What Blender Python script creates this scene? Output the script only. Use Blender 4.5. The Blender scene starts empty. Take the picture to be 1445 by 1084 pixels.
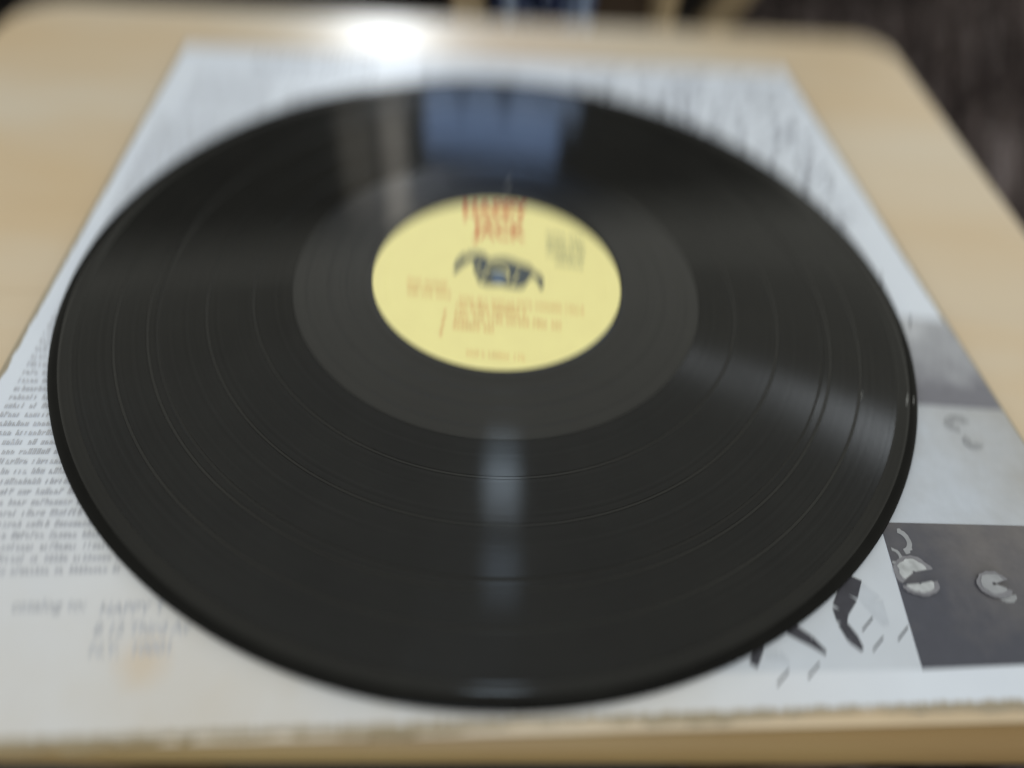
import bpy, bmesh, math, random
from mathutils import Vector, Matrix
R = math.radians
random.seed(7)
SC = bpy.context.scene
COL = SC.collection

# ------------------------------------------------------------------ camera
cam_d = bpy.data.cameras.new('camera')
cam = bpy.data.objects.new('camera', cam_d)
COL.objects.link(cam)
SC.camera = cam
PITCH, ROLL = 0.8838, 0.10542
CAM = Vector((0.00903, -0.19010, 0.16846))
_r0 = Vector((1, 0, 0))
_u0 = Vector((0, math.sin(PITCH), math.cos(PITCH)))
_f = Vector((0, math.cos(PITCH), -math.sin(PITCH)))
_R = math.cos(ROLL) * _r0 + math.sin(ROLL) * _u0
_U = -math.sin(ROLL) * _r0 + math.cos(ROLL) * _u0
cam.matrix_world = Matrix(((_R.x, _U.x, -_f.x, CAM.x), (_R.y, _U.y, -_f.y, CAM.y),
                           (_R.z, _U.z, -_f.z, CAM.z), (0, 0, 0, 1)))
cam_d.sensor_width = 36.0
cam_d.lens = 944.8 / 1445 * 36
cam_d.clip_start = 0.01
cam_d.clip_end = 100
cam_d.dof.use_dof = True
cam_d.dof.focus_distance = 0.194
cam_d.dof.aperture_fstop = 1.12
cam_d.dof.aperture_ratio = 3.4

# ------------------------------------------------------------------ light
SC.view_settings.view_transform = 'Standard'
SC.view_settings.look = 'None'
SC.view_settings.exposure = 0.0
SC.view_settings.gamma = 1.0
W = bpy.data.worlds.new('World')
SC.world = W
W.use_nodes = True
bg = W.node_tree.nodes['Background']
bg.inputs['Color'].default_value = (0.76, 0.76, 0.68, 1)
bg.inputs['Strength'].default_value = 1.0


def area(name, loc, target, sx, sy, radiance, color):
    d = bpy.data.lights.new(name, 'AREA')
    d.shape = 'RECTANGLE'
    d.size, d.size_y = sx, sy
    d.energy = radiance * math.pi * sx * sy
    d.color = color
    o = bpy.data.objects.new(name, d)
    COL.objects.link(o)
    o.location = loc
    o.rotation_euler = (Vector(target) - Vector(loc)).to_track_quat('-Z', 'Y').to_euler()
    return o


area('window_light', (-0.10, 1.24, 0.665), (-0.10, 0, 0.665), 0.31, 0.09, 5.2, (0.38, 0.58, 1.0))
for wx in (-0.215, -0.125, -0.025, 0.055):
    area('window_pane_light', (wx, 1.24, 0.565), (wx, 0, 0.565), 0.076, 0.09, 3.0, (0.50, 0.68, 1.0))
area('curtain_light', (-0.32, 1.19, 0.80), (-0.30, 0, 0.80), 0.06, 0.42, 1.9, (1.0, 0.93, 0.80))
area('curtain_fold_light', (-0.405, 1.18, 0.74), (-0.36, 0, 0.74), 0.08, 0.26, 0.75, (1.0, 0.93, 0.78))
area('bright_gap_light', (-0.315, 1.17, 0.395), (-0.28, 0, 0.3), 0.13, 0.20, 36.0, (0.86, 0.93, 1.0))
area('ceiling_light', (0.014, 1.065, 2.00), (0.014, 0, 0), 0.13, 0.055, 11.0, (0.72, 0.86, 1.0))
area('ceiling_panel_light', (0.006, 1.175, 2.00), (0.006, 0, 0), 0.12, 0.13, 5.0, (0.66, 0.84, 1.0))
area('upper_ceiling_light', (0.04, 0.765, 2.00), (0.04, 0, 0), 0.12, 0.12, 2.6, (0.60, 0.78, 1.0))
area('rear_window_light', (-0.02, -1.50, 0.27), (0, 0, 0), 0.55, 0.26, 20.0, (0.72, 0.84, 1.0))


# ------------------------------------------------------------------ helpers
def link(name, me, mat=None, parent=None):
    o = bpy.data.objects.new(name, me)
    COL.objects.link(o)
    if mat is not None:
        for m in (mat if isinstance(mat, (list, tuple)) else [mat]):
            me.materials.append(m)
    if parent is not None:
        o.parent = parent
    return o


def tag(o, label=None, cat=None, group=None, kind=None):
    for k, v in (('label', label), ('category', cat), ('group', group), ('kind', kind)):
        if v:
            o[k] = v
    return o


def empty(name, label, cat, group=None, loc=(0, 0, 0)):
    o = bpy.data.objects.new(name, None)
    COL.objects.link(o)
    o.location = loc
    o.empty_display_size = 0.02
    return tag(o, label, cat, group)


def from_bm(name, bm, mat, parent=None, smooth=False):
    me = bpy.data.meshes.new(name)
    bm.normal_update()
    bm.to_mesh(me)
    bm.free()
    if smooth:
        for p in me.polygons:
            p.use_smooth = True
    return link(name, me, mat, parent)


def raw(name, verts, faces, mat, parent=None, smooth=False):
    me = bpy.data.meshes.new(name)
    me.from_pydata([tuple(v) for v in verts], [], faces)
    me.update()
    if smooth:
        for p in me.polygons:
            p.use_smooth = True
    return link(name, me, mat, parent)


def lathe(name, prof, mat, parent=None, n=192, smooth=True, closed=False):
    """prof: list of (r, z) going round; closed joins last to first."""
    vs, fs = [], []
    m = len(prof)
    for i in range(n):
        a = 2 * math.pi * i / n
        c, s = math.cos(a), math.sin(a)
        for r, z in prof:
            vs.append((r * c, r * s, z))
    for i in range(n):
        j = (i + 1) % n
        for k in range(m if closed else m - 1):
            q = (k + 1) % m
            fs.append((i * m + k, j * m + k, j * m + q, i * m + q))
    return raw(name, vs, fs, mat, parent, smooth)


def prism(bm, pts, z0, z1):
    vb = [bm.verts.new((x, y, z0)) for x, y in pts]
    vt = [bm.verts.new((x, y, z1)) for x, y in pts]
    n = len(pts)
    bm.faces.new(vt)
    bm.faces.new(vb[::-1])
    for i in range(n):
        j = (i + 1) % n
        bm.faces.new((vb[i], vb[j], vt[j], vt[i]))


def beam(bm, a, b, w, d, up=(0, 1, 0)):
    """square bar from a to b, w by d across."""
    a, b = Vector(a), Vector(b)
    t = (b - a).normalized()
    u = Vector(up)
    s = t.cross(u).normalized()
    u = s.cross(t).normalized()
    vs = []
    for p in (a, b):
        for i, j in ((-1, -1), (1, -1), (1, 1), (-1, 1)):
            vs.append(bm.verts.new(p + s * (i * w / 2) + u * (j * d / 2)))
    for f in ((0, 1, 2, 3), (7, 6, 5, 4), (0, 4, 5, 1), (1, 5, 6, 2), (2, 6, 7, 3), (3, 7, 4, 0)):
        bm.faces.new([vs[k] for k in f])


def bevel_all(bm, w, seg=2):
    bmesh.ops.recalc_face_normals(bm, faces=bm.faces)
    bmesh.ops.bevel(bm, geom=[e for e in bm.edges], offset=w, segments=seg, affect='EDGES', profile=0.5)


# ------------------------------------------------------------------ materials
def mat(name):
    m = bpy.data.materials.new(name)
    m.use_nodes = True
    nt = m.node_tree
    b = nt.nodes['Principled BSDF']
    return m, nt, b


def N(nt, t, **kw):
    n = nt.nodes.new(t)
    for k, v in kw.items():
        if k in n.inputs.keys() if hasattr(n.inputs, 'keys') else False:
            n.inputs[k].default_value = v
        else:
            setattr(n, k, v)
    return n


def ramp(nt, src, stops):
    r = nt.nodes.new('ShaderNodeValToRGB')
    e = r.color_ramp.elements
    while len(e) > 1:
        e.remove(e[-1])
    e[0].position, e[0].color = stops[0][0], (*stops[0][1], 1)
    for p, c in stops[1:]:
        x = e.new(p)
        x.color = (*c, 1)
    nt.links.new(src, r.inputs[0])
    return r.outputs[0]


def mapping(nt, scale, rot=(0, 0, 0)):
    tc = nt.nodes.new('ShaderNodeTexCoord')
    mp = nt.nodes.new('ShaderNodeMapping')
    mp.inputs['Scale'].default_value = scale
    mp.inputs['Rotation'].default_value = rot
    nt.links.new(tc.outputs['Object'], mp.inputs['Vector'])
    return mp.outputs[0]


def noise(nt, vec, scale, detail=4, rough=0.55):
    n = nt.nodes.new('ShaderNodeTexNoise')
    n.inputs['Scale'].default_value = scale
    n.inputs['Detail'].default_value = detail
    n.inputs['Roughness'].default_value = rough
    nt.links.new(vec, n.inputs['Vector'])
    return n.outputs['Fac']


def mixc(nt, fac, a, b, mode='MIX'):
    m = nt.nodes.new('ShaderNodeMix')
    m.data_type = 'RGBA'
    m.blend_type = mode
    for s, v in ((m.inputs[0], fac), (m.inputs[6], a), (m.inputs[7], b)):
        if hasattr(v, 'is_linked'):
            nt.links.new(v, s)
        elif isinstance(v, tuple):
            s.default_value = (*v, 1)
        else:
            s.default_value = v
    return m.outputs[2]


def math_n(nt, op, a, b=None, c=None):
    m = nt.nodes.new('ShaderNodeMath')
    m.operation = op
    for i, v in enumerate((a, b, c)):
        if v is None:
            continue
        if hasattr(v, 'is_linked'):
            nt.links.new(v, m.inputs[i])
        else:
            m.inputs[i].default_value = v
    return m.outputs[0]


def bump(nt, b, h, strength, dist=0.001):
    n = nt.nodes.new('ShaderNodeBump')
    n.inputs['Strength'].default_value = strength
    n.inputs['Distance'].default_value = dist
    nt.links.new(h, n.inputs['Height'])
    nt.links.new(n.outputs[0], b.inputs['Normal'])


def wood(name, base, dark, rough=0.35, coat=0.0, rot=7.0, rnd=0.25, gs=1.0):
    m, nt, b = mat(name)
    v = mapping(nt, (2.2 * gs, 30 * gs, 30 * gs), (0, 0, -R(rot)))
    g = noise(nt, v, 3.0, 6, 0.6)
    v2 = mapping(nt, (3 * gs, 9 * gs, 9 * gs), (0, 0, -R(rot)))
    g2 = noise(nt, v2, 1.6, 3, 0.5)
    f = math_n(nt, 'MULTIPLY', ramp(nt, g, [(0.35, (0, 0, 0)), (0.7, (1, 1, 1))]), 0.45)
    c = mixc(nt, f, base, dark)
    f2 = math_n(nt, 'MULTIPLY', ramp(nt, g2, [(0.4, (0, 0, 0)), (0.66, (1, 1, 1))]), 0.8)
    c = mixc(nt, f2, c, dark)
    oi = nt.nodes.new('ShaderNodeObjectInfo')
    f3 = math_n(nt, 'MULTIPLY', oi.outputs['Random'], rnd)
    c = mixc(nt, f3, c, dark)
    nt.links.new(c, b.inputs['Base Color'])
    b.inputs['Roughness'].default_value = rough
    b.inputs['Coat Weight'].default_value = coat
    b.inputs['Coat Roughness'].default_value = 0.30
    bump(nt, b, g, 0.08, 0.0005)
    return m


def flat(name, col, rough=0.6, spec=0.4, var=0.12, scale=60):
    m, nt, b = mat(name)
    v = mapping(nt, (1, 1, 1))
    f = noise(nt, v, scale, 4)
    dk = tuple(x * (1 - 2 * var) for x in col)
    lt = tuple(min(1, x * (1 + 2 * var)) for x in col)
    nt.links.new(mixc(nt, f, dk, lt), b.inputs['Base Color'])
    b.inputs['Roughness'].default_value = rough
    b.inputs['Specular IOR Level'].default_value = spec
    return m


def vinyl(name, rough, aniso, coat, coat_rough, spec, streak=0.3, groove=0.0):
    m, nt, b = mat(name)
    tc = nt.nodes.new('ShaderNodeTexCoord')
    sx = nt.nodes.new('ShaderNodeSeparateXYZ')
    nt.links.new(tc.outputs['Object'], sx.inputs[0])
    r2 = math_n(nt, 'ADD', math_n(nt, 'MULTIPLY', sx.outputs[0], sx.outputs[0]),
                math_n(nt, 'MULTIPLY', sx.outputs[1], sx.outputs[1]))
    rr = math_n(nt, 'SQRT', r2)
    n1 = nt.nodes.new('ShaderNodeTexNoise')
    n1.noise_dimensions = '1D'
    n1.inputs['Scale'].default_value = 900
    n1.inputs['Detail'].default_value = 5
    n1.inputs['Roughness'].default_value = 0.75
    nt.links.new(rr, n1.inputs['W'])
    dust = noise(nt, tc.outputs['Object'], 34, 6, 0.65)
    f = math_n(nt, 'ADD', math_n(nt, 'MULTIPLY', n1.outputs['Fac'], streak), 1 - streak / 2)
    b.inputs['Base Color'].default_value = (0.0075, 0.0078, 0.0072, 1)
    dcol = ramp(nt, dust, [(0.3, (0.0020, 0.0020, 0.0020)), (0.75, (0.0062, 0.0062, 0.0056))])
    nt.links.new(dcol, b.inputs['Base Color'])
    b.inputs['Roughness'].default_value = 0.3
    nt.links.new(math_n(nt, 'MULTIPLY', f, spec), b.inputs['Specular IOR Level'])
    b.inputs['IOR'].default_value = 1.52
    fcoat = math_n(nt, 'ADD', math_n(nt, 'MULTIPLY', n1.outputs['Fac'], 0.6), 0.70)
    nt.links.new(math_n(nt, 'MULTIPLY', fcoat, coat), b.inputs['Coat Weight'])
    b.inputs['Coat Roughness'].default_value = coat_rough
    if aniso:
        # light scattered by the sloping groove walls: wide across the groove, narrow along it
        t = nt.nodes.new('ShaderNodeTangent')
        t.direction_type = 'RADIAL'
        t.axis = 'Z'
        out = b.outputs[0]
        for slope, wgt, rg in ((-46, 5.2, rough * 0.84), (37, 0.5, rough), (-4, 0.6, rough * 0.7)):
            k = math_n(nt, 'DIVIDE', math.sin(R(slope)), rr)
            cv = nt.nodes.new('ShaderNodeCombineXYZ')
            nt.links.new(math_n(nt, 'MULTIPLY', sx.outputs[0], k), cv.inputs[0])
            nt.links.new(math_n(nt, 'MULTIPLY', sx.outputs[1], k), cv.inputs[1])
            cv.inputs[2].default_value = math.cos(R(slope))
            vt = nt.nodes.new('ShaderNodeVectorTransform')
            vt.vector_type = 'NORMAL'
            vt.convert_from, vt.convert_to = 'OBJECT', 'WORLD'
            nt.links.new(cv.outputs[0], vt.inputs[0])
            g = nt.nodes.new('ShaderNodeBsdfAnisotropic')
            g.inputs['Anisotropy'].default_value = aniso
            g.inputs['Roughness'].default_value = rg
            gc = nt.nodes.new('ShaderNodeCombineColor')
            for i in range(3):
                nt.links.new(math_n(nt, 'MULTIPLY', f, groove * wgt), gc.inputs[i])
            nt.links.new(gc.outputs[0], g.inputs['Color'])
            nt.links.new(t.outputs[0], g.inputs['Tangent'])
            nt.links.new(vt.outputs[0], g.inputs['Normal'])
            ad = nt.nodes.new('ShaderNodeAddShader')
            nt.links.new(out, ad.inputs[0])
            nt.links.new(g.outputs[0], ad.inputs[1])
            out = ad.outputs[0]
        nt.links.new(out, nt.nodes['Material Output'].inputs['Surface'])
    return m


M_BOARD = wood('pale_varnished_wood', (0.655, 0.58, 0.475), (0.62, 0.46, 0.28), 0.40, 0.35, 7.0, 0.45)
M_FRONT_SHADED = wood('shaded_front_wood', (0.27, 0.185, 0.065), (0.20, 0.11, 0.035), 0.55, 0.0, 7.0, 0.2)  # golden front board, its colour darkened to stand for shade on the nosing
M_PEN = flat('grey_pen_ink', (0.17, 0.18, 0.23), 0.6, 0.3, 0.2, 500)
M_LEGWOOD = wood('tan_wood', (0.50, 0.40, 0.27), (0.40, 0.29, 0.16), 0.5, 0.0, 90.0, 0.2)
M_BROWN = wood('brown_wood', (0.10, 0.062, 0.036), (0.055, 0.033, 0.02), 0.5, 0.0, 0.0, 0.2)
M_DARKWOOD = wood('black_brown_wood', (0.010, 0.009, 0.009), (0.005, 0.0045, 0.005), 0.45, 0.0, 90.0, 0.2)
M_DARKWOOD.node_tree.nodes['Principled BSDF'].inputs['Specular IOR Level'].default_value = 0.12
M_FLOOR = wood('dark_floor_wood', (0.018, 0.014, 0.012), (0.010, 0.008, 0.007), 0.5, 0.0, 20.0, 0.1)
M_GROOVE = vinyl('grooved_vinyl', 0.27, 0.66, 0.50, 0.062, 0.0, 0.7, 0.0022)
M_WAX = vinyl('smooth_vinyl', 0.14, 0, 0.85, 0.06, 0.1, 0.12)
M_GAP = vinyl('track_gap_vinyl', 0.3, 0, 0.55, 0.06, 0.15, 0.1)
M_RIM = vinyl('rim_vinyl', 0.20, 0, 0.45, 0.06, 0.1, 0.1)
M_EDGE = vinyl('edge_vinyl', 0.20, 0, 0.22, 0.10, 0.0, 0.1)
M_LABEL = flat('yellow_label_paper', (0.97, 0.87, 0.40), 0.6, 0.35, 0.03, 120)
M_RED = flat('red_ink', (0.66, 0.13, 0.06), 0.6, 0.3, 0.1, 300)
M_PALERED = flat('pale_red_ink', (0.84, 0.55, 0.25), 0.6, 0.3, 0.1, 300)
M_GREY_INK = flat('grey_green_ink', (0.50, 0.49, 0.27), 0.6, 0.3, 0.1, 300)
M_SLATE = flat('slate_ink', (0.085, 0.10, 0.11), 0.6, 0.3, 0.3, 400)
M_TEXT = flat('faded_black_ink', (0.50, 0.515, 0.57), 0.6, 0.3, 0.2, 500)
M_BLACKINK = flat('black_ink', (0.05, 0.05, 0.065), 0.6, 0.3, 0.2, 300)


def photo(name, c0, c1, p0, p1, grain=0.35, scale=30):
    """printed halftone photograph: tone runs from c0 at p0 to c1 at p1, broken up by soft mottling."""
    m, nt, b = mat(name)
    tc = nt.nodes.new('ShaderNodeTexCoord')
    sx = nt.nodes.new('ShaderNodeSeparateXYZ')
    nt.links.new(tc.outputs['Object'], sx.inputs[0])
    dx, dy = p1[0] - p0[0], p1[1] - p0[1]
    q = dx * dx + dy * dy
    g = math_n(nt, 'ADD', math_n(nt, 'MULTIPLY', math_n(nt, 'SUBTRACT', sx.outputs[0], p0[0]), dx / q),
               math_n(nt, 'MULTIPLY', math_n(nt, 'SUBTRACT', sx.outputs[1], p0[1]), dy / q))
    n1 = noise(nt, tc.outputs['Object'], scale * 2, 4, 0.55)
    n2 = noise(nt, tc.outputs['Object'], scale * 9, 4, 0.6)
    g = math_n(nt, 'ADD', g, math_n(nt, 'MULTIPLY', math_n(nt, 'SUBTRACT', n1, 0.5), 1.4))
    c = ramp(nt, g, [(0.0, c0), (1.0, c1)])
    k = math_n(nt, 'ADD', math_n(nt, 'MULTIPLY', math_n(nt, 'SUBTRACT', n2, 0.5), grain), 1.0)
    cc = nt.nodes.new('ShaderNodeCombineColor')
    for i in range(3):
        nt.links.new(k, cc.inputs[i])
    nt.links.new(mixc(nt, 1.0, c, cc.outputs[0], 'MULTIPLY'), b.inputs['Base Color'])
    b.inputs['Roughness'].default_value = 0.42
    return m


M_PHOTO_DK = photo('dark_photo_print', (0.055, 0.058, 0.082), (0.165, 0.15, 0.15), (0.110, -0.150), (0.165, -0.112))
M_PHOTO_MID = photo('mid_photo_print', (0.17, 0.17, 0.205), (0.56, 0.58, 0.63), (0.150, -0.066), (0.140, -0.022), 0.3, 24)
M_PHOTO_LT = photo('light_photo_print', (0.50, 0.54, 0.62), (0.40, 0.40, 0.41), (0.120, -0.09), (0.165, -0.085), 0.2, 24)
M_DRAW = flat('pale_blue_grey_print', (0.56, 0.60, 0.68), 0.45, 0.4, 0.06, 40)
M_PHOTO_HALO = flat('grey_photo_print', (0.20, 0.20, 0.23), 0.45, 0.5, 0.15, 200)
M_PHOTO_CURL = flat('soft_grey_print', (0.30, 0.31, 0.34), 0.45, 0.5, 0.15, 200)
M_PHOTO_WHITE = flat('white_photo_print', (0.46, 0.48, 0.51), 0.45, 0.5, 0.32, 260)
M_LINT = flat('white_lint', (0.6, 0.6, 0.6), 0.8, 0.1, 0.1, 100)
M_HOLEBLUE = flat('pale_blue_lit_tint', (0.22, 0.34, 0.60), 0.6, 0.3, 0.1, 100)


def cover_mat():
    m, nt, b = mat('worn_white_card')
    tc = nt.nodes.new('ShaderNodeTexCoord')
    sx = nt.nodes.new('ShaderNodeSeparateXYZ')
    nt.links.new(tc.outputs['Object'], sx.inputs[0])
    v = mapping(nt, (1, 1, 1))
    n = noise(nt, v, 26, 5, 0.6)
    c = ramp(nt, n, [(0.3, (0.67, 0.72, 0.83)), (0.7, (0.73, 0.78, 0.88))])
    # age-yellowed blotches at front left; the dimmer front light is painted in too
    n2 = noise(nt, v, 14, 4, 0.6)
    front = math_n(nt, 'ADD', math_n(nt, 'MULTIPLY', sx.outputs[1], -9.0), -0.75)   # grows near local y=-.165
    f = nt.nodes.new('ShaderNodeClamp')
    lft = nt.nodes.new('ShaderNodeClamp')
    nt.links.new(math_n(nt, 'ADD', math_n(nt, 'MULTIPLY', sx.outputs[0], -9.0), 0.85), lft.inputs[0])
    nt.links.new(math_n(nt, 'MULTIPLY', math_n(nt, 'MULTIPLY', front, lft.outputs[0]), math_n(nt, 'MULTIPLY', n2, 2.2)), f.inputs[0])
    c = mixc(nt, f.outputs[0], c, (0.60, 0.555, 0.505))
    # one tan stain
    d = nt.nodes.new('ShaderNodeVectorMath')
    d.operation = 'DISTANCE'
    d.inputs[1].default_value = (-0.0955, -0.1485, 0.0)
    nt.links.new(tc.outputs['Object'], d.inputs[0])
    n3 = noise(nt, v, 180, 4)
    dd = math_n(nt, 'ADD', d.outputs['Value'], math_n(nt, 'MULTIPLY', n3, 0.004))
    s = ramp(nt, math_n(nt, 'MULTIPLY', dd, 100), [(0.40, (0.40, 0.40, 0.40)), (1.05, (0, 0, 0))])
    c = mixc(nt, s, c, (0.62, 0.45, 0.26))
    # scuffed edges: bare olive brown board shows through
    ax = math_n(nt, 'ABSOLUTE', sx.outputs[0])
    ay = math_n(nt, 'ABSOLUTE', sx.outputs[1])
    ed = math_n(nt, 'MAXIMUM', math_n(nt, 'SUBTRACT', ax, 0.163), math_n(nt, 'SUBTRACT', ay, 0.1645))
    n4 = noise(nt, v, 220, 5, 0.7)
    e2 = math_n(nt, 'ADD', math_n(nt, 'MULTIPLY', ed, 1000), math_n(nt, 'MULTIPLY', n4, 2.4))
    k = ramp(nt, e2, [(0.35, (0, 0, 0)), (0.95, (0.85, 0.85, 0.85))])
    c = mixc(nt, k, c, (0.27, 0.20, 0.09))
    nt.links.new(c, b.inputs['Base Color'])
    b.inputs['Roughness'].default_value = 0.42
    b.inputs['Specular IOR Level'].default_value = 0.45
    bump(nt, b, n, 0.15, 0.0006)
    return m


M_COVER = cover_mat()


def rug_mat():
    m, nt, b = mat('shaggy_brown_wool')
    v = mapping(nt, (0.5, 1.25, 0.3))
    n = noise(nt, v, 19, 5, 0.75)
    c = ramp(nt, n, [(0.42, (0.008, 0.007, 0.009)), (0.50, (0.05, 0.037, 0.037)),
                     (0.57, (0.17, 0.135, 0.13)), (0.66, (0.60, 0.53, 0.55))])
    nt.links.new(c, b.inputs['Base Color'])
    b.inputs['Roughness'].default_value = 0.9
    b.inputs['Specular IOR Level'].default_value = 0.1
    return m


M_RUG = rug_mat()


def denim_mat():
    m, nt, b = mat('blue_printed_cloth')
    v = mapping(nt, (1, 1, 1))
    n = noise(nt, v, 21, 3, 0.5)
    c = ramp(nt, n, [(0.42, (0.016, 0.022, 0.07)), (0.50, (0.035, 0.055, 0.16)),
                     (0.54, (0.45, 0.58, 0.85)), (0.64, (0.70, 0.78, 0.88))])
    nt.links.new(c, b.inputs['Base Color'])
    b.inputs['Roughness'].default_value = 0.85
    return m


M_DENIM = denim_mat()

# ------------------------------------------------------------------ setting
ZT = -0.0050          # table top
ZC = -0.0018          # sleeve top
FLOOR = -0.46

bm = bmesh.new()
prism(bm, [(-4, -3), (4, -3), (4, 5), (-4, 5)], FLOOR - 0.02, FLOOR)
tag(from_bm('floor', bm, M_FLOOR), kind='structure')

# ------------------------------------------------------------------ table
table = empty('wooden_table', 'low pale varnished wood table with rounded corners carrying the record and its sleeve', 'table')


def corner(p0, p1, p2, rad, n=8):
    """rounded corner at p1."""
    p0, p1, p2 = Vector(p0), Vector(p1), Vector(p2)
    a = (p0 - p1).normalized()
    b = (p2 - p1).normalized()
    ang = a.angle(b)
    t = rad / math.tan(ang / 2)
    c = p1 + (a + b).normalized() * (rad / math.sin(ang / 2))
    s = p1 + a * t - c
    e = p1 + b * t - c
    a0, a1 = math.atan2(s.y, s.x), math.atan2(e.y, e.x)
    while a1 - a0 > math.pi:
        a1 -= 2 * math.pi
    while a1 - a0 < -math.pi:
        a1 += 2 * math.pi
    return [(c.x + rad * math.cos(a0 + (a1 - a0) * i / n), c.y + rad * math.sin(a0 + (a1 - a0) * i / n)) for i in range(n + 1)]


NL, NR = (-0.246, -0.1820), (0.2478, -0.1362)
FR, FL = (0.2258, 0.2710), (-0.2935, 0.2014)
quad = [NL, NR, FR, FL]
rads = [0.03, 0.03, 0.030, 0.034]
outline = []
for i in range(4):
    outline += corner(quad[i - 1], quad[i], quad[(i + 1) % 4], rads[i])
bm = bmesh.new()
prism(bm, outline, ZT - 0.021, ZT)
bmesh.ops.recalc_face_normals(bm, faces=bm.faces)
hor = [e for e in bm.edges if abs(e.verts[0].co.z - e.verts[1].co.z) < 1e-6]
bmesh.ops.bevel(bm, geom=hor, offset=0.0095, segments=6, affect='EDGES', profile=0.5)
slab = bm
tdir = Vector((math.cos(R(6.6)), math.sin(R(6.6)), 0))
tn = Vector((-tdir.y, tdir.x, 0))
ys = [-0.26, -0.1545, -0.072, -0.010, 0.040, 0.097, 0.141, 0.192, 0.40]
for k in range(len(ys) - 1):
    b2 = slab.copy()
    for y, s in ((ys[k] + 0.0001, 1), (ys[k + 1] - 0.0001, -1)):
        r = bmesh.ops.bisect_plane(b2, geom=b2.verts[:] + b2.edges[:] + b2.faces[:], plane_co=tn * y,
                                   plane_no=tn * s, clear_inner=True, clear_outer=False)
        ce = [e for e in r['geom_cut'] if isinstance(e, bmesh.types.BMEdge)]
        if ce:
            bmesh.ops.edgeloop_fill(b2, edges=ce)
    from_bm('board', b2, M_FRONT_SHADED if k == 0 else M_BOARD, table)
slab.free()
for (x, y) in ((-0.205, -0.115), (0.205, -0.08), (0.185, 0.215), (-0.24, 0.155)):
    bm = bmesh.new()
    beam(bm, (x, y, FLOOR), (x, y, ZT - 0.0215), 0.036, 0.036)
    bevel_all(bm, 0.003)
    from_bm('leg', bm, M_BROWN, table)
ap = [(-0.205, -0.115), (0.205, -0.08), (0.185, 0.215), (-0.24, 0.155)]
for i in range(4):
    a, b = Vector((*ap[i], 0)), Vector((*ap[(i + 1) % 4], 0))
    t = (b - a).normalized()
    bm = bmesh.new()
    z = ZT - 0.0215 - 0.027
    beam(bm, a + t * 0.025 + Vector((0, 0, z)), b - t * 0.025 + Vector((0, 0, z)), 0.018, 0.052, (0, 0, 1))
    from_bm('apron', bm, M_BROWN, table)

# ------------------------------------------------------------------ album sleeve
SA = R(7.6)
SX, SY = 0.0040, 0.0125       # centre
HW, HH = 0.1640, 0.1655


def S(x, y):
    """world x,y -> sleeve local"""
    x, y = x - SX, y - SY
    return (math.cos(SA) * x + math.sin(SA) * y, -math.sin(SA) * x + math.cos(SA) * y)


sleeve = empty('album_sleeve', 'worn white cardboard album sleeve lying print side up under the black record', 'record sleeve',
               loc=(SX, SY, ZC))
sleeve.rotation_euler = (0, 0, SA)
bm = bmesh.new()
pts = []
q = [(-HW, -HH), (HW, -HH), (HW, HH), (-HW, HH)]
for i in range(4):
    pts += corner(q[i - 1], q[i], q[(i + 1) % 4], 0.0025, 4)
# wavy, slightly frayed front edge
fr = []
for i in range(len(pts)):
    fr.append(pts[i])
    a, b = pts[i], pts[(i + 1) % len(pts)]
    if abs(a[1] + HH) < 1e-5 and abs(b[1] + HH) < 1e-5:
        for k in range(1, 90):
            t = k / 90
            fr.append((a[0] + (b[0] - a[0]) * t, -HH + random.uniform(-0.0004, 0.0007) + 0.0006 * math.sin(k * 0.31)))
prism(bm, fr, ZT + 0.0001 - ZC, 0)
from_bm('cover_board', bm, M_COVER, sleeve)


def decal(name, polys, m, parent, z=0.0001, label=None):
    """thin printed shapes, each a polygon in local xy."""
    vs, fs = [], []
    for i, pl in enumerate(polys):
        n = len(vs)
        zz = z + (i % 40) * 2e-6          # overlapping strokes never share a plane
        vs += [(x, y, zz) for x, y in pl]
        fs.append(tuple(range(n, n + len(pl))))
    o = raw(name, vs, fs, m, parent)
    # face up
    bm = bmesh.new()
    bm.from_mesh(o.data)
    for f in bm.faces:
        f.normal_update()
        if f.normal.z < 0:
            f.normal_flip()
    bm.to_mesh(o.data)
    bm.free()
    if label:
        o['label'] = label
    return o


def stroke(a, b, w):
    a, b = Vector(a), Vector(b)
    t = (b - a).normalized()
    s = Vector((-t.y, t.x)) * w / 2
    return [tuple(a - s), tuple(b - s), tuple(b + s), tuple(a + s)]


def polyline(pts, widths):
    out = []
    for i in range(len(pts) - 1):
        a, b = Vector(pts[i]), Vector(pts[i + 1])
        t = (b - a).normalized()
        s = Vector((-t.y, t.x))
        out.append([tuple(a - s * widths[i] / 2), tuple(b - s * widths[i + 1] / 2), tuple(b + s * widths[i + 1] / 2), tuple(a + s * widths[i] / 2)])
    return out


def glyph(x, y, w, h, sw, rng):
    """an unreadable small letter: one to three strokes."""
    out = [stroke((x + sw / 2, y), (x + sw / 2, y + h), sw)]
    k = rng.random()
    if k < 0.6:
        out.append(stroke((x + w - sw / 2, y), (x + w - sw / 2, y + h * rng.choice((0.65, 0.7, 1.0))), sw))
    if k < 0.45:
        yy = y + h * rng.choice((0.1, 0.5, 0.9))
        out.append(stroke((x + sw, yy), (x + w - sw, yy), sw * 0.8))
    elif k > 0.75:
        out.append(stroke((x + sw, y + h * 0.5), (x + w, y + h * rng.choice((0, 0.9))), sw))
    return out


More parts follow.
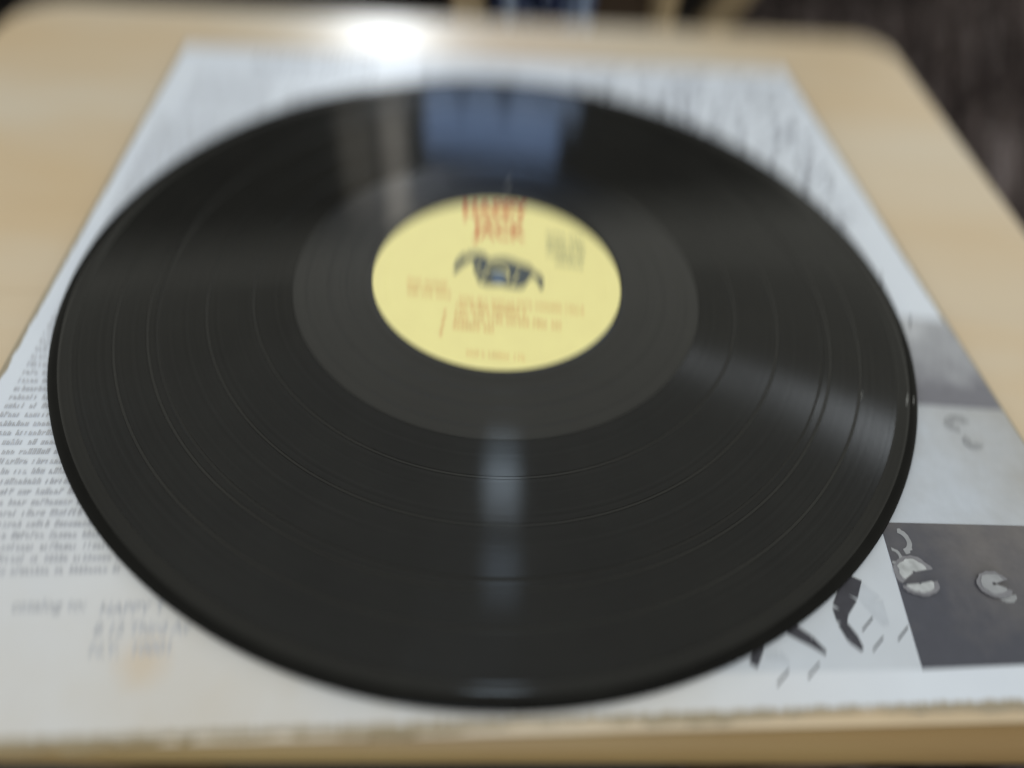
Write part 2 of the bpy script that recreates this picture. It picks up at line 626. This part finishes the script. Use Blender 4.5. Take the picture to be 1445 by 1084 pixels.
def text_rows(x0, x1, ytop, ybot, pitch, h, cw, sw, rng, keep=lambda x, y: True, ragged=0.0):
    out = []
    y = ytop
    while y > ybot:
        x = x0
        xe = x1 - rng.random() * ragged
        while x < xe:
            for _ in range(rng.randint(2, 9)):
                if x > xe:
                    break
                if keep(x, y):
                    out += glyph(x, y, cw * 0.78, h * rng.choice((0.7, 0.75, 1.0)), sw, rng)
                x += cw
            x += cw * 0.9
        y -= pitch
    return out


rng = random.Random(3)


def outside(x, y):
    wx = SX + math.cos(SA) * x - math.sin(SA) * y
    wy = SY + math.sin(SA) * x + math.cos(SA) * y
    return math.hypot(wx, wy) > 0.1455


# small liner notes down the left side, in three columns
tag(decal('printed_text', text_rows(-0.157, -0.108, 0.092, -0.126, 0.0033, 0.0020, 0.0012, 0.00042, rng, outside), M_TEXT, sleeve), kind='stuff')
tag(decal('printed_text', text_rows(-0.104, -0.052, 0.118, -0.126, 0.0033, 0.0020, 0.0012, 0.00042, rng, outside), M_TEXT, sleeve), kind='stuff')
tag(decal('printed_text', text_rows(-0.150, -0.112, 0.136, 0.098, 0.0036, 0.0019, 0.0014, 0.0004, rng, outside), M_TEXT, sleeve), kind='stuff')
tag(decal('printed_text', text_rows(-0.040, 0.012, 0.156, 0.128, 0.0036, 0.0019, 0.0014, 0.0004, rng, outside), M_TEXT, sleeve), kind='stuff')


def words(name, txt, x, y, size, m, parent, rot=0.0, z=0.0001, bold=0.0, align='LEFT', sx=1.0):
    cu = bpy.data.curves.new(name, 'FONT')
    cu.body = txt
    cu.size = size
    cu.offset = bold
    cu.align_x = align
    cu.resolution_u = 3
    t = bpy.data.objects.new(name + '_src', cu)
    COL.objects.link(t)
    bpy.context.view_layer.update()
    me = bpy.data.meshes.new_from_object(t.evaluated_get(bpy.context.evaluated_depsgraph_get()))
    bpy.data.objects.remove(t)
    bpy.data.curves.remove(cu)
    me.materials.clear()
    c, s = math.cos(rot), math.sin(rot)
    for v in me.vertices:
        vx, vy = v.co.x * sx, v.co.y
        v.co = (x + c * vx - s * vy, y + s * vx + c * vy, z)
    o = link(name, me, m, parent)
    return o


# address lines lower left
lx, ly = S(-0.0865, -0.1375)
words('address_line', 'HAPPY T', lx, ly, 0.0042, M_TEXT, sleeve, sx=0.95, bold=0.00008)
lx, ly = S(-0.0855, -0.1425)
words('address_line', '8 12 Third Av', lx, ly, 0.0042, M_TEXT, sleeve, sx=0.95, bold=0.00008)
lx, ly = S(-0.0845, -0.1472)
words('address_line', 'N.Y.  10001', lx, ly, 0.0042, M_TEXT, sleeve, sx=0.95, bold=0.00008)
lx, ly = S(-0.1075, -0.1390)
words('address_line', 'catalog to:', lx, ly, 0.0042, M_TEXT, sleeve, sx=1.0, bold=0.00006)

# large outlined heading near the back left corner
hx, hy = S(-0.139, 0.137)
hd = []
x = hx
for i in range(9):
    w = 0.0052
    for s in (0, 1):
        hd.append(stroke((x + s * w * 0.8, hy), (x + s * w * 0.8 + 0.0012, hy + 0.0125), 0.0007))
    if i % 3 != 1:
        hd.append(stroke((x, hy + 0.006), (x + w * 0.8, hy + 0.0066), 0.0007))
    if i % 2:
        hd.append(stroke((x + 0.001, hy + 0.0122), (x + w, hy + 0.0122), 0.0007))
    x += 0.0071
decal('printed_heading', hd, M_PEN, sleeve)

# pen drawing over the back right corner and down the right margin
pen = []
for _ in range(420):
    x, y = rng.uniform(0.035, 0.150), rng.uniform(0.02, 0.150)
    if not outside(x, y):
        continue
    a = R(rng.gauss(38, 12))
    L = rng.choice((rng.uniform(0.003, 0.008), rng.uniform(0.006, 0.016)))
    pen.append(stroke((x, y), (x + L * math.cos(a), y + L * math.sin(a)), rng.choice((0.0003, 0.0005, 0.0008))))
pen = [p for p in pen if all(abs(a) < HW - 0.003 and abs(b) < HH - 0.004 for a, b in p)]
lng = []
while len(lng) < 46:
    x, y = rng.uniform(0.045, 0.152), rng.uniform(0.03, 0.145)
    a, L = R(rng.gauss(50, 14)), rng.uniform(0.0025, 0.007)
    e = (x + L * math.cos(a), y + L * math.sin(a))
    if outside(x, y) and abs(e[0]) < HW - 0.004 and abs(e[1]) < HH - 0.006:
        lng.append(stroke((x, y), e, rng.choice((0.0006, 0.0009))))
for t_ in lng:
    decal('pen_stroke', [t_], M_BLACKINK, sleeve, 0.0002)
decal('pen_drawing', pen, M_PEN, sleeve)
blk = []
for wx, wy, L in ((0.095, 0.136, .007), (0.109, 0.118, .006), (0.121, 0.104, .006), (0.130, 0.098, .008), (0.144, 0.058, .005), (0.139, 0.066, .006),
                  (0.150, 0.02, .006), (0.155, -0.002, .005), (0.060, 0.155, .006), (0.109, 0.142, .006), (0.131, 0.122, .005), (0.143, 0.086, .006)):
    x, y = S(wx, wy)
    blk.append(stroke((x, y), (x + L * 0.45, y + L * 0.9), 0.0006))
for wx, wy in ((0.1090, -0.1190), (0.1105, -0.1240), (0.1180, -0.1205), (0.0920, -0.1325), (0.0838, -0.1350)):
    x, y = S(wx, wy)
    blk.append(stroke((x - 0.0022, y - 0.0018), (x + 0.0020, y + 0.0015), 0.00042))
for t_ in blk:
    decal('ink_tick', [t_], M_BLACKINK, sleeve)

# photograph printed in the front right corner


def printed(name, pts, m, label):
    q = [S(*p) for p in pts]
    q = [(HW - 0.0009, y) if x > 0.150 else (x, y) for x, y in q]
    return decal(name, [q], m, sleeve, label=label)


printed('photo_print', ((0.1205, -0.0880), (0.1203, -0.1295), (0.1835, -0.1205), (0.1775, -0.0830)), M_PHOTO_DK,
        'dark lower band of the printed photograph')
printed('photo_print', ((0.1205, -0.0878), (0.1775, -0.0828), (0.1712, -0.0400), (0.1240, -0.0420)), M_PHOTO_LT,
        'pale middle band of the printed photograph')
printed('photo_print', ((0.1300, -0.0416), (0.1712, -0.0398), (0.1655, 0.0020), (0.1340, 0.0020)), M_PHOTO_MID,
        'grey upper band of the printed photograph')


def blob(cx, cy, r, squash, a0, a1, rin, n=14, jag=0.18):
    """ragged arc patch (a petal or curl)."""
    c = S(cx, cy)
    out, inn = [], []
    for i in range(n + 1):
        a = R(a0 + (a1 - a0) * i / n)
        k = 1 + rng.uniform(-jag, jag)
        out.append((c[0] + r * k * math.cos(a), c[1] + r * k * squash * math.sin(a)))
        inn.append((c[0] + rin * math.cos(a), c[1] + rin * squash * math.sin(a)))
    return [[out[i], out[i + 1], inn[i + 1], inn[i]] for i in range(n)]


zz = 0.00020
for args in ((0.1262, -0.1030, 0.0050, 0.85, 10, 215, 0.0004), (0.1268, -0.1064, 0.0046, 0.6, 185, 375, 0.0004),
             (0.1480, -0.1042, 0.0042, 0.8, 20, 330, 0.0006)):
    decal('photo_halo', blob(args[0], args[1], args[2] * 1.18, *args[3:], 20, 0.06), M_PHOTO_HALO, sleeve, zz)
    decal('photo_highlight', blob(args[0] - 0.0002, args[1] + 0.0002, args[2] * 0.88, *args[3:], 20, 0.08),
          M_PHOTO_WHITE if args[0] < 0.14 else M_PHOTO_CURL, sleeve, zz + 0.0001)
    zz += 0.00022
for args in ((0.1242, -0.0935, 0.0042, 1.0, -80, 70, 0.0026), (0.1215, -0.0985, 0.0026, 1.0, -120, 80, 0.0016),
             (0.1505, -0.1068, 0.0028, 0.8, 180, 360, 0.0006)):
    decal('photo_highlight', blob(*args, 16, 0.07), M_PHOTO_CURL, sleeve, 0.00016)
decal('photo_curl', blob(0.1575, -0.0475, 0.0045, 0.8, 10, 260, 0.0016, 18, 0.08), M_PHOTO_CURL, sleeve, 0.0002)
decal('photo_curl', blob(0.1600, -0.0545, 0.0035, 0.8, 120, 330, 0.0008, 18, 0.08), M_PHOTO_CURL, sleeve, 0.0003)
decal('drawing_ground', [[S(*p) for p in ((0.060, -0.1365), (0.1200, -0.1295), (0.1202, -0.0880), (0.1000, -0.0880), (0.060, -0.100))]],
      M_DRAW, sleeve, 0.00006)
# dark feather shapes beside the photograph
fe = polyline([S(*p) for p in ((0.1075, -0.1060), (0.1055, -0.1115), (0.1025, -0.1160), (0.1020, -0.1195), (0.1040, -0.1235), (0.1058, -0.1262))],
              [0.0062, 0.0052, 0.0044, 0.0026, 0.0034, 0.0012])
fe += polyline([S(*p) for p in ((0.0830, -0.1190), (0.0875, -0.1225), (0.0925, -0.1252), (0.0960, -0.1280))], [0.005, 0.0036, 0.0028, 0.0010])
fe += polyline([S(*p) for p in ((0.0795, -0.1255), (0.0782, -0.1300), (0.0765, -0.1330))], [0.0030, 0.0022, 0.0022])
for q_ in (fe[:5], fe[5:8], fe[8:]):
    decal('feather_print', q_, M_BLACKINK, sleeve, 0.00015)
fe2 = polyline([S(*p) for p in ((0.0800, -0.1305), (0.0835, -0.1300), (0.0860, -0.1315))], [0.0014, 0.0028, 0.0010])
fe2 += polyline([S(*p) for p in ((0.1090, -0.1090), (0.1120, -0.1130), (0.1140, -0.1190))], [0.0040, 0.0060, 0.0020])
for q_ in (fe2[:2], fe2[2:]):
    decal('feather_shade', q_, M_PHOTO_LT, sleeve, 0.00012)
# bluish light in the spindle hole, painted as a dot underneath
cx, cy = S(0, 0)
decal('lit_dot', [[(cx + 0.006 * math.cos(R(a)), cy + 0.006 * math.sin(R(a))) for a in range(0, 360, 15)]], M_HOLEBLUE, sleeve)

# ------------------------------------------------------------------ record
rec = empty('vinyl_record', 'black twelve inch vinyl record with yellow paper label resting on the white sleeve', 'record')
RO = 0.1512
ZB = ZC + 0.0003
prof = [(0.0036, ZB), (0.0036, -0.00015), (0.1448, -0.00015), (0.1458, 0.0000), (0.1468, 0.00022), (0.1480, 0.00034)] + [
        (0.1480 + (RO - 0.1480) * math.sin(R(a)), -0.0009 + 0.00124 * math.cos(R(a))) for a in range(10, 91, 10)] + [(0.1509, -0.0012), (0.1500, ZB)]
k = 5
lathe('vinyl_disc', [(0.0036, ZB)] + prof[1:k + 1] + [(0.1500, ZB)], M_RIM, rec, 256, True, True)
lathe('rim_edge', prof[k:], M_EDGE, rec, 256, True, False)


def ring(name, r0, r1, z, h, m, n=256):
    return lathe(name, [(r0, z), (r0 + 0.00004, z + h), (r1 - 0.00004, z + h), (r1, z)], m, rec, n, False)


edges = [0.0752, 0.0880, 0.1033, 0.1190, 0.1218, 0.1320, 0.1446]
gap = 0.00045
for i in range(len(edges) - 1):
    a, b = edges[i] + (gap if i else -0.0003), edges[i + 1] - gap
    if b - a < 0.001:
        continue
    ring('groove_band', a, b, -0.00015, 0.00013, M_GROOVE)
for r in (0.0880, 0.1033, 0.1218, 0.1320):
    ring('track_gap', r - gap * 0.85, r + gap * 0.85, -0.00015, 0.00009, M_GAP)
ring('dead_wax', 0.0510, 0.0748, -0.00015, 0.00010, M_WAX)
lathe('label_ledge', [(0.0463, -0.00014), (0.0470, 0.00008), (0.0490, 0.00009), (0.0497, 0.00010), (0.0504, 0.00004), (0.0511, 0.00006)], M_WAX, rec, 192)
for r in (0.0560, 0.0625, 0.0700):
    lathe('runout_groove', [(r - 0.00016, -0.00005), (r, -0.00001), (r + 0.00016, -0.00005)], M_GAP, rec, 192)
# paper label with its pressed ring
lab = lathe('paper_label', [(0.0037, -0.00015), (0.0037, 0.00012), (0.0160, 0.00012), (0.0165, 0.00004), (0.0170, 0.00012), (0.0408, 0.00012),
                            (0.0413, 0.00003), (0.0418, 0.00012), (0.0459, 0.00012), (0.0462, -0.00010)], M_LABEL, rec, 160, False)
lab.location = (-0.0005, -0.0009, 0)
ZL = 0.00022
LR = R(4.0)


def Lt(x, y):
    return (x * math.cos(LR) - y * math.sin(LR), x * math.sin(LR) + y * math.cos(LR))


x, y = (-0.0050, 0.0338)
words('label_title', 'HAPPY', x, y, 0.0125, M_RED, rec, R(7), ZL, 0.0003, 'CENTER', 0.70)
x, y = (-0.0020, 0.0222)
words('label_title', 'JACK', x, y, 0.0125, M_RED, rec, R(5), ZL, 0.0003, 'CENTER', 0.70)


def label_rows(name, rows, m, rot, sw=0.00045):
    out = []
    for (x0, x1, y, h, cw) in rows:
        x = x0
        while x < x1:
            for _ in range(rng.randint(3, 7)):
                if x > x1:
                    break
                out += glyph(x, y, cw * 0.75, h, sw, rng)
                x += cw
            x += cw * 0.7
    c, s = math.cos(rot), math.sin(rot)
    out = [[(c * a - s * b, s * a + c * b) for a, b in p] for p in out]
    return decal(name, out, m, rec, ZL)


label_rows('label_side_text', [(0.0150, 0.0290, 0.0245, 0.0032, 0.0016), (0.0160, 0.0300, 0.0200, 0.0032, 0.0016),
                               (0.0160, 0.0310, 0.0155, 0.0032, 0.0016), (0.0200, 0.0310, 0.0110, 0.0030, 0.0016)], M_GREY_INK, R(-3), 0.0006)
label_rows('label_track_text', [(-0.0330, -0.0190, -0.0105, 0.0026, 0.0014), (-0.0320, -0.0170, -0.0150, 0.0026, 0.0014),
                                (-0.0130, 0.0060, -0.0170, 0.0026, 0.0014), (0.0080, 0.0310, -0.0160, 0.0026, 0.0014)], M_PALERED, R(0))
label_rows('label_track_text', [(-0.0140, 0.0100, -0.0205, 0.0027, 0.0014), (-0.0140, 0.0240, -0.0250, 0.0027, 0.0014),
                                (-0.0140, 0.0000, -0.0295, 0.0027, 0.0014)], M_PALERED, R(1), 0.0006)
decal('label_track_number', [stroke((-0.0172, yy), (-0.0170, yy + 0.0030), 0.0010) for yy in (-0.0250, -0.0295, -0.0340)], M_PALERED, rec, ZL)
label_rows('label_small_text', [(-0.0080, 0.0120, -0.0415, 0.0020, 0.0013)], M_PALERED, R(1), 0.0003)
# emblem round the spindle hole: a dark winged shape with drooping tips
em = []
for i in range(24):
    a0, a1 = R(i * 15), R(i * 15 + 15)

    def ell(a, k):
        return (0.0012 + k * 0.0112 * math.cos(a), 0.0012 + k * 0.0082 * math.sin(a) + 0.0006 * math.sin(3 * a))
    k0, k1 = 1 + 0.08 * math.sin(5 * a0), 1 + 0.08 * math.sin(5 * a1)
    em.append([(0.0040 * math.cos(a0), 0.0040 * math.sin(a0)), ell(a0, k0), ell(a1, k1), (0.0040 * math.cos(a1), 0.0040 * math.sin(a1))])
em += polyline([(-0.0062, 0.0045), (-0.0095, 0.0085), (-0.0130, 0.0080), (-0.0155, 0.0040), (-0.0168, -0.0010)], [0.004, 0.0042, 0.0040, 0.0034, 0.0010])
em += polyline([(-0.0045, 0.0065), (-0.0080, 0.0098), (-0.0110, 0.0104)], [0.002, 0.0022, 0.0006])
em += polyline([(0.0070, 0.0030), (0.0105, 0.0028), (0.0140, 0.0015), (0.0158, -0.0015), (0.0160, -0.0050)], [0.0040, 0.0034, 0.0026, 0.0028, 0.0010])
decal('label_emblem', em, M_SLATE, rec, ZL)
decal('emblem_highlight', [stroke((-0.0065, -0.0045), (-0.0040, 0.0040), 0.0006), stroke((0.0052, -0.0045), (0.0072, 0.0030), 0.0005),
                           stroke((-0.0085, -0.0010), (-0.0075, 0.0040), 0.0005)], M_LABEL, rec, ZL + 0.0001)
# short bright scuffs on the rim and hairline scratches in the grooves
sc = [stroke((0.1405, -0.0430), (0.1421, -0.0392), 0.00018), stroke((0.1432, -0.0420), (0.1439, -0.0400), 0.00015),
      stroke((0.1255, -0.0420), (0.1266, -0.0403), 0.00012)]
decal('scratch', sc, M_LINT, rec, 0.0004)

# a curled white fibre lying on the dead wax behind the label
bm = bmesh.new()
path = [Vector((-0.0030 + 0.0022 * math.sin(t * 1.6), 0.0530 + 0.0085 * t, 0.0004)) for t in [i / 10 for i in range(11)]]
for i in range(10):
    beam(bm, path[i], path[i + 1], 0.00016, 0.00016, (0, 0, 1))
tag(from_bm('lint_fibre', bm, M_LINT), 'tiny curled white fibre lying on the record behind the yellow label', 'fibre')

# ------------------------------------------------------------------ behind the table
# dark cabinet along the back, set at an angle
cab = empty('dark_cabinet', 'tall black brown cabinet standing in shadow behind the table', 'cabinet', loc=(-0.10, 1.42, FLOOR))
cab.rotation_euler = (0, 0, R(17))
bm = bmesh.new()
prism(bm, [(-1.35, 0), (1.06, 0), (1.06, 0.42), (-1.35, 0.42)], 0.0, 1.52)
bevel_all(bm, 0.006)
from_bm('carcass', bm, M_DARKWOOD, cab)
for i in range(4):
    x0 = -1.34 + i * 0.598
    bm = bmesh.new()
    prism(bm, [(x0 + 0.008, -0.018), (x0 + 0.590, -0.018), (x0 + 0.590, -0.001), (x0 + 0.008, -0.001)], 0.08, 1.49)
    bevel_all(bm, 0.003)
    from_bm('door', bm, M_DARKWOOD, cab)

# stool with tan legs and a brown side board
st = empty('wooden_stool', 'wooden stool with tan legs and brown side board behind the table', 'stool', loc=(0, 0, 0))


def part_beam(name, a, b, w, d, m, parent, up=(0, 1, 0)):
    bm = bmesh.new()
    beam(bm, a, b, w, d, up)
    bevel_all(bm, min(w, d) * 0.12)
    return from_bm(name, bm, m, parent)


part_beam('leg', (-0.084, 0.62, FLOOR), (-0.084, 0.62, -0.045), 0.036, 0.03, M_LEGWOOD, st)
part_beam('leg', (0.139, 0.62, FLOOR), (0.135, 0.62, -0.045), 0.019, 0.03, M_LEGWOOD, st)
part_beam('leg', (0.050, 0.64, FLOOR), (0.2395, 0.64, -0.060), 0.021, 0.024, M_LEGWOOD, st)
part_beam('leg', (-0.118, 0.86, FLOOR), (-0.135, 0.86, -0.045), 0.028, 0.028, M_BROWN, st)
part_beam('leg', (0.16, 0.86, FLOOR), (0.16, 0.86, -0.045), 0.028, 0.028, M_LEGWOOD, st)
part_beam('side_board', (0.030, 0.655, -0.16), (0.1225, 0.655, -0.16), 0.13, 0.012, M_BROWN, st)
bm = bmesh.new()
prism(bm, [(-0.15, 0.60), (0.26, 0.60), (0.24, 0.90), (-0.16, 0.90)], -0.044, -0.022)
bevel_all(bm, 0.004)
from_bm('seat', bm, M_BROWN, st)

# blue cloth hanging over the stool's rail between the legs
nx, nz = 40, 30
vs, fs = [], []
for j in range(nz + 1):
    for i in range(nx + 1):
        u, v = i / nx, j / nz
        x = -0.056 + u * 0.110
        z = -0.040 - v * 0.22
        y = 0.590 + 0.016 * math.sin(u * 17 + 1.4 * math.sin(v * 5)) + 0.009 * math.sin(u * 41 + v * 9) + 0.010 * math.sin(v * 11 + u * 6)
        vs.append((x, y, z))
off = len(vs)
vs += [(x, y + 0.004, z) for x, y, z in vs]
for j in range(nz):
    for i in range(nx):
        a = j * (nx + 1) + i
        fs.append((a, a + nx + 1, a + nx + 2, a + 1))
        fs.append((off + a, off + a + 1, off + a + nx + 2, off + a + nx + 1))
per = [i for i in range(nx)] + [j * (nx + 1) + nx for j in range(nz)] + [nz * (nx + 1) + i for i in range(nx, 0, -1)] + [j * (nx + 1) for j in range(nz, 0, -1)]
for k in range(len(per)):
    a, b = per[k], per[(k + 1) % len(per)]
    fs.append((a, b, off + b, off + a))
cl = raw('blue_cloth', vs, fs, M_DENIM, None, True)
tag(cl, 'crumpled navy blue cloth with pale blue patches hanging from the stool', 'cloth')

# shaggy rug at the right
rug = empty('shaggy_rug', 'dark brown shaggy rug on the floor to the right of the table', 'rug')
RQ = [(0.10, -0.55), (2.1, -0.9), (2.5, 2.3), (0.62, 2.55)]
bm = bmesh.new()
prism(bm, RQ, FLOOR + 0.001, FLOOR + 0.010)
from_bm('rug_backing', bm, M_RUG, rug)
vs, fs = [], []
rr = random.Random(5)


def inq(x, y):
    for i in range(4):
        a, b = RQ[i], RQ[(i + 1) % 4]
        if (b[0] - a[0]) * (y - a[1]) - (b[1] - a[1]) * (x - a[0]) < 0:
            return False
    return True


cnt = 0
while cnt < 26000:
    x, y = rr.uniform(0.1, 1.75), rr.uniform(-0.5, 2.3)
    if not inq(x, y):
        continue
    cnt += 1
    a = rr.uniform(0, 6.283)
    L = rr.uniform(0.022, 0.042)
    w = rr.uniform(0.0022, 0.0042)
    dx, dy = math.cos(a), math.sin(a)
    px, py = -dy * w, dx * w
    lean = rr.uniform(0.3, 1.1)
    n = len(vs)
    for t in (0.0, 0.5, 1.0):
        ox, oy, oz = dx * L * lean * t * t, dy * L * lean * t * t, L * t * (1 - 0.35 * t * lean)
        k = 1 - 0.55 * t
        vs.append((x + ox - px * k, y + oy - py * k, FLOOR + 0.009 + oz))
        vs.append((x + ox + px * k, y + oy + py * k, FLOOR + 0.009 + oz))
    fs.append((n, n + 1, n + 3, n + 2))
    fs.append((n + 2, n + 3, n + 5, n + 4))
tag(raw('rug_pile', vs, fs, M_RUG, rug), kind='stuff')
